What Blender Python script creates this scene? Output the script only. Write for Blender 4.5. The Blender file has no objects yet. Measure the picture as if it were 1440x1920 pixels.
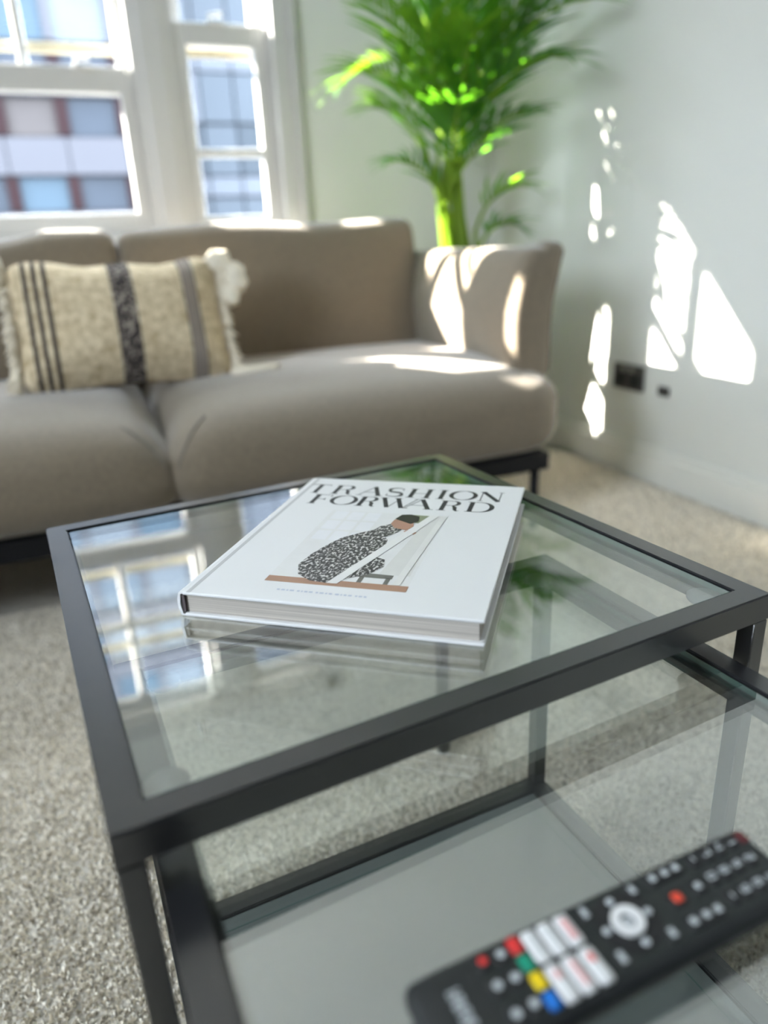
import bpy, bmesh, math, random
import numpy as np
from mathutils import Vector, Matrix

random.seed(7)
rng = np.random.default_rng(11)
scene = bpy.context.scene
C = scene.collection
R = math.radians

# ------------------------------------------------------------------ camera
cam_data = bpy.data.cameras.new('camera')
cam = bpy.data.objects.new('camera', cam_data)
C.objects.link(cam)
cam.matrix_world = Matrix(((0.924818, 0.170209, -0.340206, 0.0),
                           (-0.377792, 0.306233, -0.873782, 0.0),
                           (-0.044543, 0.936616, 0.347513, 0.7614),
                           (0, 0, 0, 1)))
cam_data.sensor_width = 36.0
cam_data.lens = 25.176
cam_data.clip_start = 0.02
cam_data.clip_end = 200
cam_data.dof.use_dof = True
cam_data.dof.focus_distance = 0.62
cam_data.dof.aperture_fstop = 2.5
scene.camera = cam

# ------------------------------------------------------------------ light
SUN_DIR = Vector((1.363, -1.0, -1.06)).normalized()
world = bpy.data.worlds.new('sky')
scene.world = world
world.use_nodes = True
bg = world.node_tree.nodes['Background']
bg.inputs['Color'].default_value = (0.80, 0.89, 1.0, 1)
bg.inputs['Strength'].default_value = 7.0

sun_data = bpy.data.lights.new('sun', 'SUN')
sun_data.energy = 16.0
sun_data.angle = R(0.53)
sun_data.color = (1.0, 0.93, 0.82)
sun = bpy.data.objects.new('sun', sun_data)
C.objects.link(sun)
sun.rotation_euler = SUN_DIR.to_track_quat('-Z', 'Y').to_euler()
sun.location = (-6, 7, 6)

def portal(name, loc, rot, sx, sy):
    l = bpy.data.lights.new(name, 'AREA')
    l.shape = 'RECTANGLE'; l.size = sx; l.size_y = sy
    l.cycles.is_portal = True
    o = bpy.data.objects.new(name, l); C.objects.link(o)
    o.location = loc; o.rotation_euler = rot
portal('portal_back', (-0.055, 2.93, 1.5), (R(90), 0, R(180)), 1.7, 1.45)   # faces -Y
portal('portal_left', (-2.45, -0.025, 1.7), (R(90), 0, R(-90)), 1.1, 1.05)        # faces +X

vs = scene.view_settings
vs.view_transform = 'Standard'
vs.look = 'None'
vs.gamma = 1.0
vs.use_curve_mapping = False
vs.exposure = 2.7

scene.cycles.max_bounces = 12
scene.cycles.diffuse_bounces = 5
scene.cycles.glossy_bounces = 6
scene.cycles.transparent_max_bounces = 24
scene.cycles.transmission_bounces = 8
scene.cycles.sample_clamp_indirect = 6.0
scene.cycles.caustics_reflective = False
scene.cycles.caustics_refractive = False

# ------------------------------------------------------------------ materials
MATS = {}
def mat(name, color, rough=0.6, metal=0.0, spec=0.5, var=0.06, scale=40, bump=0.0, bscale=200, sheen=0.0, coords='Object'):
    if name in MATS: return MATS[name]
    m = bpy.data.materials.new(name); m.use_nodes = True
    nt = m.node_tree; b = nt.nodes['Principled BSDF']
    tc = nt.nodes.new('ShaderNodeTexCoord')
    n = nt.nodes.new('ShaderNodeTexNoise'); n.inputs['Scale'].default_value = scale; n.inputs['Detail'].default_value = 4
    nt.links.new(tc.outputs[coords], n.inputs['Vector'])
    mx = nt.nodes.new('ShaderNodeMix'); mx.data_type = 'RGBA'
    mx.inputs[6].default_value = (*[max(0, c*(1-var)) for c in color], 1)
    mx.inputs[7].default_value = (*[min(1, c*(1+var)) for c in color], 1)
    nt.links.new(n.outputs['Fac'], mx.inputs[0])
    nt.links.new(mx.outputs[2], b.inputs['Base Color'])
    b.inputs['Roughness'].default_value = rough
    b.inputs['Metallic'].default_value = metal
    b.inputs['Specular IOR Level'].default_value = spec
    if sheen: b.inputs['Sheen Weight'].default_value = sheen
    if bump:
        n2 = nt.nodes.new('ShaderNodeTexNoise'); n2.inputs['Scale'].default_value = bscale; n2.inputs['Detail'].default_value = 3
        nt.links.new(tc.outputs[coords], n2.inputs['Vector'])
        bp = nt.nodes.new('ShaderNodeBump'); bp.inputs['Strength'].default_value = bump; bp.inputs['Distance'].default_value = 0.002
        nt.links.new(n2.outputs['Fac'], bp.inputs['Height']); nt.links.new(bp.outputs['Normal'], b.inputs['Normal'])
    MATS[name] = m
    return m

def glass_mat(name, tint, r0, strength=1.0, rough=0.0):
    """thin clear pane: transparent body plus a Schlick reflection that is the same from both sides"""
    m = bpy.data.materials.new(name); m.use_nodes = True
    nt = m.node_tree; nt.nodes.clear()
    out = nt.nodes.new('ShaderNodeOutputMaterial')
    tr = nt.nodes.new('ShaderNodeBsdfTransparent'); tr.inputs['Color'].default_value = (*tint, 1)
    gl = nt.nodes.new('ShaderNodeBsdfGlossy'); gl.inputs['Roughness'].default_value = rough
    gl.inputs['Color'].default_value = (1, 1, 1, 1)
    lw = nt.nodes.new('ShaderNodeLayerWeight'); lw.inputs['Blend'].default_value = 0.5
    p = nt.nodes.new('ShaderNodeMath'); p.operation = 'POWER'; p.inputs[1].default_value = 5.0
    nt.links.new(lw.outputs['Facing'], p.inputs[0])
    ma = nt.nodes.new('ShaderNodeMath'); ma.operation = 'MULTIPLY_ADD'; ma.inputs[1].default_value = (1-r0)*strength; ma.inputs[2].default_value = r0
    nt.links.new(p.outputs[0], ma.inputs[0])
    mix = nt.nodes.new('ShaderNodeMixShader')
    nt.links.new(ma.outputs[0], mix.inputs[0]); nt.links.new(tr.outputs[0], mix.inputs[1]); nt.links.new(gl.outputs[0], mix.inputs[2])
    nt.links.new(mix.outputs[0], out.inputs['Surface'])
    MATS[name] = m
    return m

M_wall = mat('wall_paint', (0.700, 0.708, 0.675), 0.55, var=0.015, scale=3, bump=0.06, bscale=120, spec=0.3)
M_ceil = mat('ceiling_paint', (0.90, 0.90, 0.88), 0.8, var=0.01)
M_white = mat('white_gloss_paint', (0.5248, 0.5248, 0.5117), 0.35, var=0.02, scale=8)
M_trim = mat('trim_paint', (0.74, 0.74, 0.70), 0.4, var=0.02, scale=8)
M_black = mat('black_powder_coat', (0.012, 0.012, 0.014), 0.30, spec=0.8, var=0.1, scale=300, bump=0.02, bscale=900)
bk = M_black.node_tree.nodes['Principled BSDF']; bk.inputs['Coat Weight'].default_value = 0.5; bk.inputs['Coat Roughness'].default_value = 0.22; bk.inputs['Coat IOR'].default_value = 1.7
M_mblack = mat('matt_black_steel', (0.006, 0.006, 0.007), 0.6, spec=0.2)
M_glass = glass_mat('table_glass', (0.93, 0.955, 0.945), 0.24, 1.0)
M_pane = glass_mat('window_glass', (0.97, 0.98, 0.98), 0.04, 0.6)
M_gedge = mat('glass_edge_green', (0.10, 0.16, 0.14), 0.2, var=0.1)
M_pad = mat('clear_rubber_pad', (0.30, 0.31, 0.31), 0.5, var=0.05)
M_shelf = mat('grey_back_painted_glass', (0.17, 0.19, 0.185), 0.12, spec=0.6, var=0.02, scale=6)
M_fabric = mat('taupe_weave', (0.1935, 0.1582, 0.1152), 0.9, spec=0.15, var=0.22, scale=90, bump=0.5, bscale=420, sheen=0.7)
MATS['taupe_weave'].node_tree.nodes['Principled BSDF'].inputs['Sheen Roughness'].default_value = 0.4
M_crease = mat('taupe_crease_shade', (0.16, 0.14, 0.115), 0.9, var=0.1)
M_socket = mat('dark_steel_plate', (0.10, 0.095, 0.09), 0.35, metal=0.6, var=0.1)
M_sockin = mat('black_socket_insert', (0.015, 0.015, 0.015), 0.5)
M_switch = mat('brushed_rocker', (0.35, 0.33, 0.31), 0.4, metal=0.5)

# ------------------------------------------------------------------ mesh helpers
def link(name, verts, faces, m, parent=None, smooth=False, mats=None, fmat=None):
    me = bpy.data.meshes.new(name)
    me.from_pydata([tuple(v) for v in verts], [], [tuple(f) for f in faces])
    me.update()
    if mats:
        for x in mats: me.materials.append(x)
        if fmat: me.polygons.foreach_set('material_index', fmat)
    elif m: me.materials.append(m)
    if smooth: me.polygons.foreach_set('use_smooth', [True]*len(me.polygons))
    o = bpy.data.objects.new(name, me); C.objects.link(o)
    if parent: o.parent = parent
    return o

def empty(name, loc=(0, 0, 0), rz=0.0):
    o = bpy.data.objects.new(name, None); C.objects.link(o)
    o.location = loc; o.rotation_euler = (0, 0, rz); o.empty_display_size = 0.05
    return o

def tag(o, label=None, cat=None, group=None, kind=None):
    if label: o['label'] = label
    if cat: o['category'] = cat
    if group: o['group'] = group
    if kind: o['kind'] = kind
    return o

class MB:
    def __init__(s): s.v = []; s.f = []
    def add(s, v, f):
        n = len(s.v); s.v += [tuple(p) for p in v]; s.f += [tuple(i+n for i in q) for q in f]; return s
    def box(s, x0, x1, y0, y1, z0, z1, b=0.0):
        if b <= 0:
            v = [(x, y, z) for z in (z0, z1) for y in (y0, y1) for x in (x0, x1)]
            f = [(0, 2, 3, 1), (4, 5, 7, 6), (0, 1, 5, 4), (1, 3, 7, 5), (3, 2, 6, 7), (2, 0, 4, 6)]
            return s.add(v, f)
        bm = bmesh.new()
        bmesh.ops.create_cube(bm, size=1.0)
        for v in bm.verts:
            v.co = Vector((x0 if v.co.x < 0 else x1, y0 if v.co.y < 0 else y1, z0 if v.co.z < 0 else z1))
        bmesh.ops.bevel(bm, geom=bm.edges[:], offset=b, segments=2, affect='EDGES', profile=0.5)
        bm.verts.index_update()
        vv = [tuple(v.co) for v in bm.verts]; ff = [tuple(v.index for v in f.verts) for f in bm.faces]
        bm.free()
        return s.add(vv, ff)
    def tube(s, pts, r, n=8, cap=True):
        pts = [Vector(p) for p in pts]
        rad = r if isinstance(r, (list, tuple)) else [r]*len(pts)
        base = len(s.v); up = Vector((0, 0, 1))
        for i, p in enumerate(pts):
            t = (pts[min(i+1, len(pts)-1)]-pts[max(i-1, 0)]).normalized()
            a = t.cross(up)
            if a.length < 1e-4: a = t.cross(Vector((0, 1, 0)))
            a.normalize(); b = t.cross(a)
            for k in range(n):
                an = 2*math.pi*k/n
                s.v.append(tuple(p+(a*math.cos(an)+b*math.sin(an))*rad[i]))
        for i in range(len(pts)-1):
            for k in range(n):
                a0 = base+i*n+k; a1 = base+i*n+(k+1) % n
                s.f.append((a0, a1, a1+n, a0+n))
        if cap:
            s.f.append(tuple(base+k for k in range(n))[::-1])
            s.f.append(tuple(base+(len(pts)-1)*n+k for k in range(n)))
        return s
    def lathe(s, prof, c=(0, 0, 0), n=24):
        base = len(s.v)
        for (r, z) in prof:
            for k in range(n):
                a = 2*math.pi*k/n
                s.v.append((c[0]+r*math.cos(a), c[1]+r*math.sin(a), c[2]+z))
        for i in range(len(prof)-1):
            for k in range(n):
                a0 = base+i*n+k; a1 = base+i*n+(k+1) % n
                s.f.append((a0, a1, a1+n, a0+n))
        s.f.append(tuple(base+k for k in range(n))[::-1])
        s.f.append(tuple(base+(len(prof)-1)*n+k for k in range(n)))
        return s
    def prism(s, poly, z0, z1):
        n = len(poly)
        v = [(x, y, z0) for x, y in poly]+[(x, y, z1) for x, y in poly]
        f = [tuple(range(n))[::-1], tuple(range(n, 2*n))]+[(i, (i+1) % n, n+(i+1) % n, n+i) for i in range(n)]
        return s.add(v, f)
    def stroke(s, pts, wid, z0, z1):
        """variable-width flat stroke in the xy plane with a little thickness"""
        n = len(pts); L = []; Rr = []
        w = wid if isinstance(wid, (list, tuple)) else [wid]*n
        for i in range(n):
            a = pts[max(i-1, 0)]; b = pts[min(i+1, n-1)]
            dx, dy = b[0]-a[0], b[1]-a[1]; l = math.hypot(dx, dy) or 1
            nx, ny = -dy/l, dx/l
            L.append((pts[i][0]+nx*w[i]/2, pts[i][1]+ny*w[i]/2)); Rr.append((pts[i][0]-nx*w[i]/2, pts[i][1]-ny*w[i]/2))
        for i in range(n-1):
            s.prism([Rr[i], Rr[i+1], L[i+1], L[i]], z0, z1)
        return s
    def build(s, name, m, parent=None, smooth=False):
        return link(name, s.v, s.f, m, parent, smooth)

def rbox_data(sx, sy, sz, r, n=10, crown=(0, 0, 0), fn=None):
    """soft rounded box centred on the origin: subdivided cube, rounded by r, faces crowned outward"""
    bm = bmesh.new()
    bmesh.ops.create_cube(bm, size=2.0)
    bmesh.ops.subdivide_edges(bm, edges=bm.edges[:], cuts=n, use_grid_fill=True)
    hs = Vector((sx/2, sy/2, sz/2))
    rr = min(r, *hs)
    for v in bm.verts:
        u = Vector((math.sin(v.co.x*math.pi/2), math.sin(v.co.y*math.pi/2), math.sin(v.co.z*math.pi/2)))
        p = Vector((u.x*hs.x, u.y*hs.y, u.z*hs.z))
        q = Vector([max(-(h-rr), min(h-rr, c)) for c, h in zip(p, hs)])
        dd = p-q
        if dd.length > 1e-9:
            if max(abs(dd.x), abs(dd.y), abs(dd.z)) > 0: dd = dd.normalized()*rr
        p = q+dd
        a, b, c_ = p.x/hs.x, p.y/hs.y, p.z/hs.z
        p.x += crown[0]*a*max(0, (1-b*b))*max(0, (1-c_*c_))
        p.y += crown[1]*b*max(0, (1-a*a))*max(0, (1-c_*c_))
        p.z += crown[2]*c_*max(0, (1-a*a))*max(0, (1-b*b))
        if fn: p = Vector(fn(p.x, p.y, p.z, a, b, c_))
        v.co = p
    bm.verts.index_update()
    vv = [tuple(v.co) for v in bm.verts]; ff = [tuple(v.index for v in f.verts) for f in bm.faces]
    bm.free()
    return vv, ff

# ================================================================== THE ROOM
WX, YB = 1.625, 2.78           # right wall plane, back wall plane
LX, YF, HC = -2.3, -1.75, 2.6  # left wall, wall behind the camera, ceiling
WT = 0.12

def carpet_floor_mat():
    m = bpy.data.materials.new('carpet_backing'); m.use_nodes = True
    nt = m.node_tree; b = nt.nodes['Principled BSDF']
    tc = nt.nodes.new('ShaderNodeTexCoord')
    v = nt.nodes.new('ShaderNodeTexVoronoi'); v.inputs['Scale'].default_value = 170
    n = nt.nodes.new('ShaderNodeTexNoise'); n.inputs['Scale'].default_value = 60; n.inputs['Detail'].default_value = 5
    nt.links.new(tc.outputs['Object'], v.inputs['Vector']); nt.links.new(tc.outputs['Object'], n.inputs['Vector'])
    cr = nt.nodes.new('ShaderNodeValToRGB')
    cr.color_ramp.elements[0].position = 0.0; cr.color_ramp.elements[0].color = (0.74, 0.70, 0.62, 1)
    cr.color_ramp.elements[1].position = 0.7; cr.color_ramp.elements[1].color = (0.50, 0.465, 0.40, 1)
    nt.links.new(v.outputs['Distance'], cr.inputs[0])
    mx = nt.nodes.new('ShaderNodeMix'); mx.data_type = 'RGBA'; mx.blend_type = 'MULTIPLY'
    nt.links.new(n.outputs['Fac'], mx.inputs[0]); nt.links.new(cr.outputs[0], mx.inputs[6]); mx.inputs[7].default_value = (0.8, 0.8, 0.8, 1)
    nt.links.new(mx.outputs[2], b.inputs['Base Color'])
    b.inputs['Roughness'].default_value = 1.0; b.inputs['Specular IOR Level'].default_value = 0.1
    bp = nt.nodes.new('ShaderNodeBump'); bp.inputs['Strength'].default_value = 0.6; bp.inputs['Distance'].default_value = 0.004; bp.invert = True
    nt.links.new(v.outputs['Distance'], bp.inputs['Height']); nt.links.new(bp.outputs['Normal'], b.inputs['Normal'])
    return m

fl = MB().box(LX-WT, WX+WT, YF-WT, YB+WT, -0.1, 0.0).build('floor', carpet_floor_mat()); tag(fl, 'pale grey-beige carpeted floor of the living room', kind='structure')
ce = MB().box(LX-WT, WX+WT, YF-WT, YB+WT, HC, HC+0.1).build('ceiling', M_ceil); tag(ce, 'white ceiling above the living room', kind='structure')
wr = MB().box(WX, WX+WT, YF-WT, YB+WT, 0, HC).build('wall_right', M_wall); tag(wr, 'pale painted wall right of the sofa with sun patches', kind='structure')
ly0, ly1, lz0, lz1 = -0.55, 0.50, 1.2, 2.2
wl = MB().box(LX-WT, LX, YF-WT, ly0, 0, HC).box(LX-WT, LX, ly1, YB+WT, 0, HC).box(LX-WT, LX, ly0, ly1, 0, lz0).box(LX-WT, LX, ly0, ly1, lz1, HC).build('wall_left', M_wall); tag(wl, 'pale painted wall on the left out of view', kind='structure')
OX0, OX1, OZ0, OZ1 = -0.86, 0.75, 0.82, 2.06
wb = MB()
wb.box(LX, OX0, YB, YB+WT, 0, HC); wb.box(OX1, WX, YB, YB+WT, 0, HC)
wb.box(OX0, OX1, YB, YB+WT, 0, OZ0); wb.box(OX0, OX1, YB, YB+WT, OZ1, HC)
tag(wb.build('wall_back', M_wall), 'pale sage wall behind the sofa around the windows', kind='structure')
tag(MB().box(LX, WX, YF-WT, YF, 0, HC).build('wall_front', mat('light_cutting_dark', (0.045, 0.05, 0.055), 0.7)), 'unseen wall behind the viewer, dark colour added to cut light', kind='structure')  # dark colour invented to cut front light and reflections
# baseboards with a stepped top moulding
def baseboard(name, pts, label):
    o = MB()
    for (x0, x1, y0, y1, z0, z1, b) in pts: o.box(x0, x1, y0, y1, z0, z1, b)
    tag(o.build(name, M_trim), label, kind='structure')
baseboard('baseboard_right', [(WX-0.018, WX, YF, YB, 0, 0.095, 0.003), (WX-0.011, WX, YF, YB, 0.093, 0.118, 0.004)], 'cream skirting board along the right wall')
baseboard('baseboard_back', [(LX, WX-0.02, YB-0.018, YB, 0, 0.095, 0.003), (LX, WX-0.02, YB-0.011, YB, 0.093, 0.118, 0.004)], 'cream skirting board along the window wall')

# ---- the tripartite sash window in the back wall
def sash(win, x0, x1, z0, z1, y, stile=0.045, rail_b=0.06, rail_t=0.05, vm=(), hm=()):
    """one sash: stiles, rails, glazing bars and its panes"""
    s = empty('sash'); s.parent = win
    d = 0.018
    def bar(nm, *a): MB().box(*a, 0.004).build(nm, M_white, s)
    bar('stile', x0, x0+stile, y-d, y+d, z0, z1); bar('stile', x1-stile, x1, y-d, y+d, z0, z1)
    bar('rail', x0+stile, x1-stile, y-d, y+d, z0, z0+rail_b); bar('rail', x0+stile, x1-stile, y-d, y+d, z1-rail_t, z1)
    xs = [x0+stile]+[c for m_ in vm for c in (m_-0.014, m_+0.014)]+[x1-stile]
    zs = [z0+rail_b]+[c for m_ in hm for c in (m_-0.013, m_+0.013)]+[z1-rail_t]
    for m_ in vm: bar('glazing_bar', m_-0.014, m_+0.014, y-0.02, y+0.02, z0+rail_b, z1-rail_t)
    for m_ in hm:
        for i in range(0, len(xs), 2): bar('glazing_bar', xs[i], xs[i+1], y-0.02, y+0.02, m_-0.013, m_+0.013)
    for i in range(0, len(xs), 2):
        for j in range(0, len(zs), 2):
            link('pane', [(xs[i], y, zs[j]), (xs[i+1], y, zs[j]), (xs[i+1], y, zs[j+1]), (xs[i], y, zs[j+1])], [(0, 1, 2, 3)], M_pane, s)
    return s
def lock(win, x, z, y):
    o = MB(); o.box(x-0.028, x+0.028, y-0.05, y-0.018, z, z+0.014, 0.004)
    o.tube([(x-0.02, y-0.035, z+0.014), (x-0.02, y-0.04, z+0.03), (x+0.022, y-0.045, z+0.034)], 0.007, 8)
    o.build('sash_lock', M_white, win)
def frame(win, x0, x1):
    for a in ((x0, x0+0.012), (x1-0.012, x1)):
        MB().box(a[0], a[1], YB+0.01, YB+WT, OZ0, OZ1).build('jamb', M_white, win)
w1 = tag(empty('window_1'), 'wide white sash window in the middle, with glazing bars above', kind='structure')
frame(w1, -0.40, 0.29)
sash(w1, -0.388, 0.278, 0.85, 1.345, 2.82, 0.045, 0.06, 0.075)
sash(w1, -0.388, 0.278, 1.275, 2.04, 2.862, 0.038, 0.07, 0.05, vm=(-0.04,), hm=(1.645,))
lock(w1, 0.13, 1.333, 2.84)
w2 = tag(empty('window_2'), 'narrow white sash window beside the palm', kind='structure')
frame(w2, 0.41, 0.75)
sash(w2, 0.422, 0.738, 0.85, 1.485, 2.82, 0.045, 0.04, 0.065, hm=(1.095,))
sash(w2, 0.422, 0.738, 1.43, 2.04, 2.862, 0.04, 0.055, 0.05, hm=(1.76,))
lock(w2, 0.57, 1.475, 2.84)
w3 = tag(empty('window_3'), 'narrow white sash window on the left, out of view', kind='structure')
frame(w3, -0.86, -0.52)
sash(w3, -0.848, -0.532, 0.85, 1.485, 2.82, 0.045, 0.04, 0.065, hm=(1.095,))
sash(w3, -0.848, -0.532, 1.43, 2.04, 2.862, 0.04, 0.055, 0.05, hm=(1.76,))
t1 = MB()
for a, b in ((0.29, 0.41), (-0.52, -0.40)):
    t1.box(a, b, YB+0.005, YB+WT, OZ0, OZ1, 0.004); t1.box(a+0.022, b-0.022, YB-0.006, YB+0.02, OZ0, OZ1, 0.004)
tag(t1.build('trim_1', M_white), 'white boxed mullions between the sash windows', kind='structure')
t2 = MB()
for s_, x in ((1, OX1), (-1, OX0)):
    xa, xb = sorted((x, x+s_*0.06)); t2.box(xa, xb, YB-0.016, YB+0.01, OZ0-0.03, OZ1+0.085, 0.004)
    xa, xb = sorted((x+s_*0.06, x+s_*0.085)); t2.box(xa, xb, YB-0.03, YB+0.01, OZ0-0.03, OZ1+0.085, 0.005)
t2.box(OX0-0.06, OX1+0.06, YB-0.016, YB+0.01, OZ1, OZ1+0.085, 0.004)
t2.box(OX0-0.11, OX1+0.11, YB-0.07, YB+0.06, OZ0-0.03, OZ0+0.0, 0.006)
t2.box(OX0, OX1, YB+0.01, YB+WT, OZ0, OZ0+0.03)
t2.box(OX0, OX1, YB+0.01, YB+WT, OZ1-0.02, OZ1)
tag(t2.build('trim_2', M_white), 'white moulded casing and sill around the windows', kind='structure')
# unseen window added in the left wall to bring in fill light
w4 = tag(empty('fill_window'), 'added fill-light window, white framed, in the left wall, out of view', kind='structure')
for i in range(4):
    y = ly0+0.025+i*(ly1-ly0-0.05)/3; MB().box(LX-0.09, LX-0.03, y-0.025, y+0.025, lz0, lz1, 0.004).build('stile', M_white, w4)
for z in (lz0+0.025, lz1-0.025): MB().box(LX-0.09, LX-0.03, ly0, ly1, z-0.025, z+0.025, 0.004).build('rail', M_white, w4)
for i in range(3):
    a = ly0+0.025+i*(ly1-ly0-0.05)/3; b = ly0+0.025+(i+1)*(ly1-ly0-0.05)/3
    link('pane', [(LX-0.06, a, lz0), (LX-0.06, b, lz0), (LX-0.06, b, lz1), (LX-0.06, a, lz1)], [(0, 1, 2, 3)], M_pane, w4)
# cream bars of the outer secondary glazing
M_sec = mat('cream_bar', (0.5040, 0.4464, 0.3168), 0.5)
for (wn, xa, xb, zs_) in ((w1, -0.35, 0.24, (1.395, 1.735)), (w2, 0.45, 0.70, (1.40,))):
    if wn is w1: MB().box(-0.058, -0.030, 2.884, 2.896, 1.345, 1.99, 0.002).build('secondary_bar', M_sec, wn)
    for z in zs_: MB().box(xa, xb, 2.884, 2.896, z, z+0.03, 0.002).build('secondary_bar', M_sec, wn)

# ================================================================== OUTSIDE
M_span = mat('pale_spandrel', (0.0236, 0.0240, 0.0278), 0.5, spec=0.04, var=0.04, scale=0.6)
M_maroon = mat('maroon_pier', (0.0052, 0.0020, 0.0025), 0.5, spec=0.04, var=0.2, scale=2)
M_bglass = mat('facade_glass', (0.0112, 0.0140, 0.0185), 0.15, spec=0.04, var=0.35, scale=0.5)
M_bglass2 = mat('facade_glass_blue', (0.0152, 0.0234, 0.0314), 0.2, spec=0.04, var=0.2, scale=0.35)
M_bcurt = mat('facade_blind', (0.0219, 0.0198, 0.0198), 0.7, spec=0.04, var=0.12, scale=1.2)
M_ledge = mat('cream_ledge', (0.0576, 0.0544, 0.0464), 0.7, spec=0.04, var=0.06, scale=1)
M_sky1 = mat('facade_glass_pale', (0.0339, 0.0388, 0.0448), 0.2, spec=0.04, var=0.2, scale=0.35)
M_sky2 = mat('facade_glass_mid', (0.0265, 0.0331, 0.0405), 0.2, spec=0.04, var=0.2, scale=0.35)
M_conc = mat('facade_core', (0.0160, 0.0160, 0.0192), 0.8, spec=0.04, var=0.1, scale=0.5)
light_blocker = MB().box(-7.5, -3.5, 3.0, 3.6, -6.2, 6.5).build('sun_block_wall', mat('grey_render', (0.45, 0.44, 0.42), 0.9)); tag(light_blocker, 'unseen wall added outside on the left to block sun', kind='structure')  # added out of view to keep sun out of the left window
gnd = MB().box(-60, 60, 3.2, 90, -6.3, -6.2).build('ground_street', mat('asphalt', (0.0320, 0.0320, 0.0336), 0.9)); tag(gnd, 'grey street below the building opposite', kind='structure')

def office():
    b = tag(empty('office_building', (0, 20, -6.2)), 'white and maroon office block seen through the wide window', 'building')
    Z = 6.2
    def P(nm, m, par, *a, bv=0.0): return MB().box(*a, bv).build(nm, m, par)
    P('wall', M_conc, b, -13, 2.55, 0.25, 8, 0, 15.2+Z)
    P('light_blocker', M_span, b, -42, -13.05, 0.2, 8, 0, 12+Z)  # unseen block added to cut low sky light from the left
    pitch = 1.33; x0 = 0.315
    ks = range(-9, 2)
    rows = [(-1.35, -0.6), (0.27, 1.0), (1.9, 2.63), (3.5, 4.28), (4.98, 5.34)]
    for zi, (a, c) in enumerate(rows):
        for k in ks:
            xa, xb = x0+pitch*k, x0+pitch*(k+1)
            w = P('window', M_maroon, b, xa-0.14, xa+0.14, 0.0, 0.25, a+Z, c+Z, bv=0.01)
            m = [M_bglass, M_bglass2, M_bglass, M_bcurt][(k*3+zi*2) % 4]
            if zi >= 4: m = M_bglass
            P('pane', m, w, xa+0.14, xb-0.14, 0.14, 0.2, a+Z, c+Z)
    for (a, c) in [(-2.9, -1.4), (-0.56, 0.23), (1.04, 1.86), (2.67, 3.46), (4.32, 4.94)]:
        for k in ks:
            xa, xb = x0+pitch*k, x0+pitch*(k+1)
            P('spandrel_panel', M_span, b, xa+0.012, xb-0.012, -0.04, 0.2, a+Z, c+Z, bv=0.012)
    for r_ in range(6):
        a = 5.42+r_*1.62
        for k in ks:
            xa, xb = x0+pitch*k, x0+pitch*(k+1)
            w = P('window', M_span, b, xa-0.09, xa+0.09, 0.0, 0.25, a+Z, a+1.0+Z)
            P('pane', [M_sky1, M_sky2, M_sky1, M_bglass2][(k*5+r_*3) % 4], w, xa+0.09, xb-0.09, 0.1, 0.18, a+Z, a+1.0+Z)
            P('spandrel_panel', M_span, b, xa+0.012, xb-0.012, -0.04, 0.2, a+1.04+Z, a+1.58+Z, bv=0.012)
    P('parapet', M_span, b, -13, 2.5, -0.1, 0.3, 15.16+Z, 15.6+Z, bv=0.03)
office()
def tower():
    b = tag(empty('glass_building', (7.2, 24, -6.2)), 'blue-grey glazed block seen through the narrow window by the palm', 'building')
    Z = 6.2
    mA = mat('tower_panel_light', (0.0337, 0.0377, 0.0449), 0.3, spec=0.04, var=0.06, scale=0.4)
    mB = mat('tower_panel_mid', (0.0213, 0.0258, 0.0314), 0.3, spec=0.04, var=0.12, scale=0.4)
    mC = mat('tower_panel_dark', (0.0147, 0.0185, 0.0230), 0.25, spec=0.04, var=0.15, scale=0.4)
    MB().box(-4.0, 7, 0.2, 8, 0, 20+Z).build('wall', M_conc, b)
    zs = [(-2.5, -0.6), (-0.5, 0.9), (1.0, 2.35), (2.42, 2.95), (3.0, 4.35), (4.42, 5.7), (5.75, 6.4), (6.45, 8.2), (8.3, 11.9), (12.0, 14.9), (15.0, 19.9)]
    for j, (a, c) in enumerate(zs):
        for k in range(11):
            xa = -4.0+k*1.0
            m = [mB, mC, mB, mA, mC, mB, mA, mB, mA, mB, mB][j]
            if j == 5 and k in (0, 3, 7): m = mA
            if j == 4 and k % 3 == 1: m = mB
            MB().box(xa+0.02, xa+0.98, 0, 0.22, a+Z, c+Z, 0.02).build('facade_panel', m, b)
tower()

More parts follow.
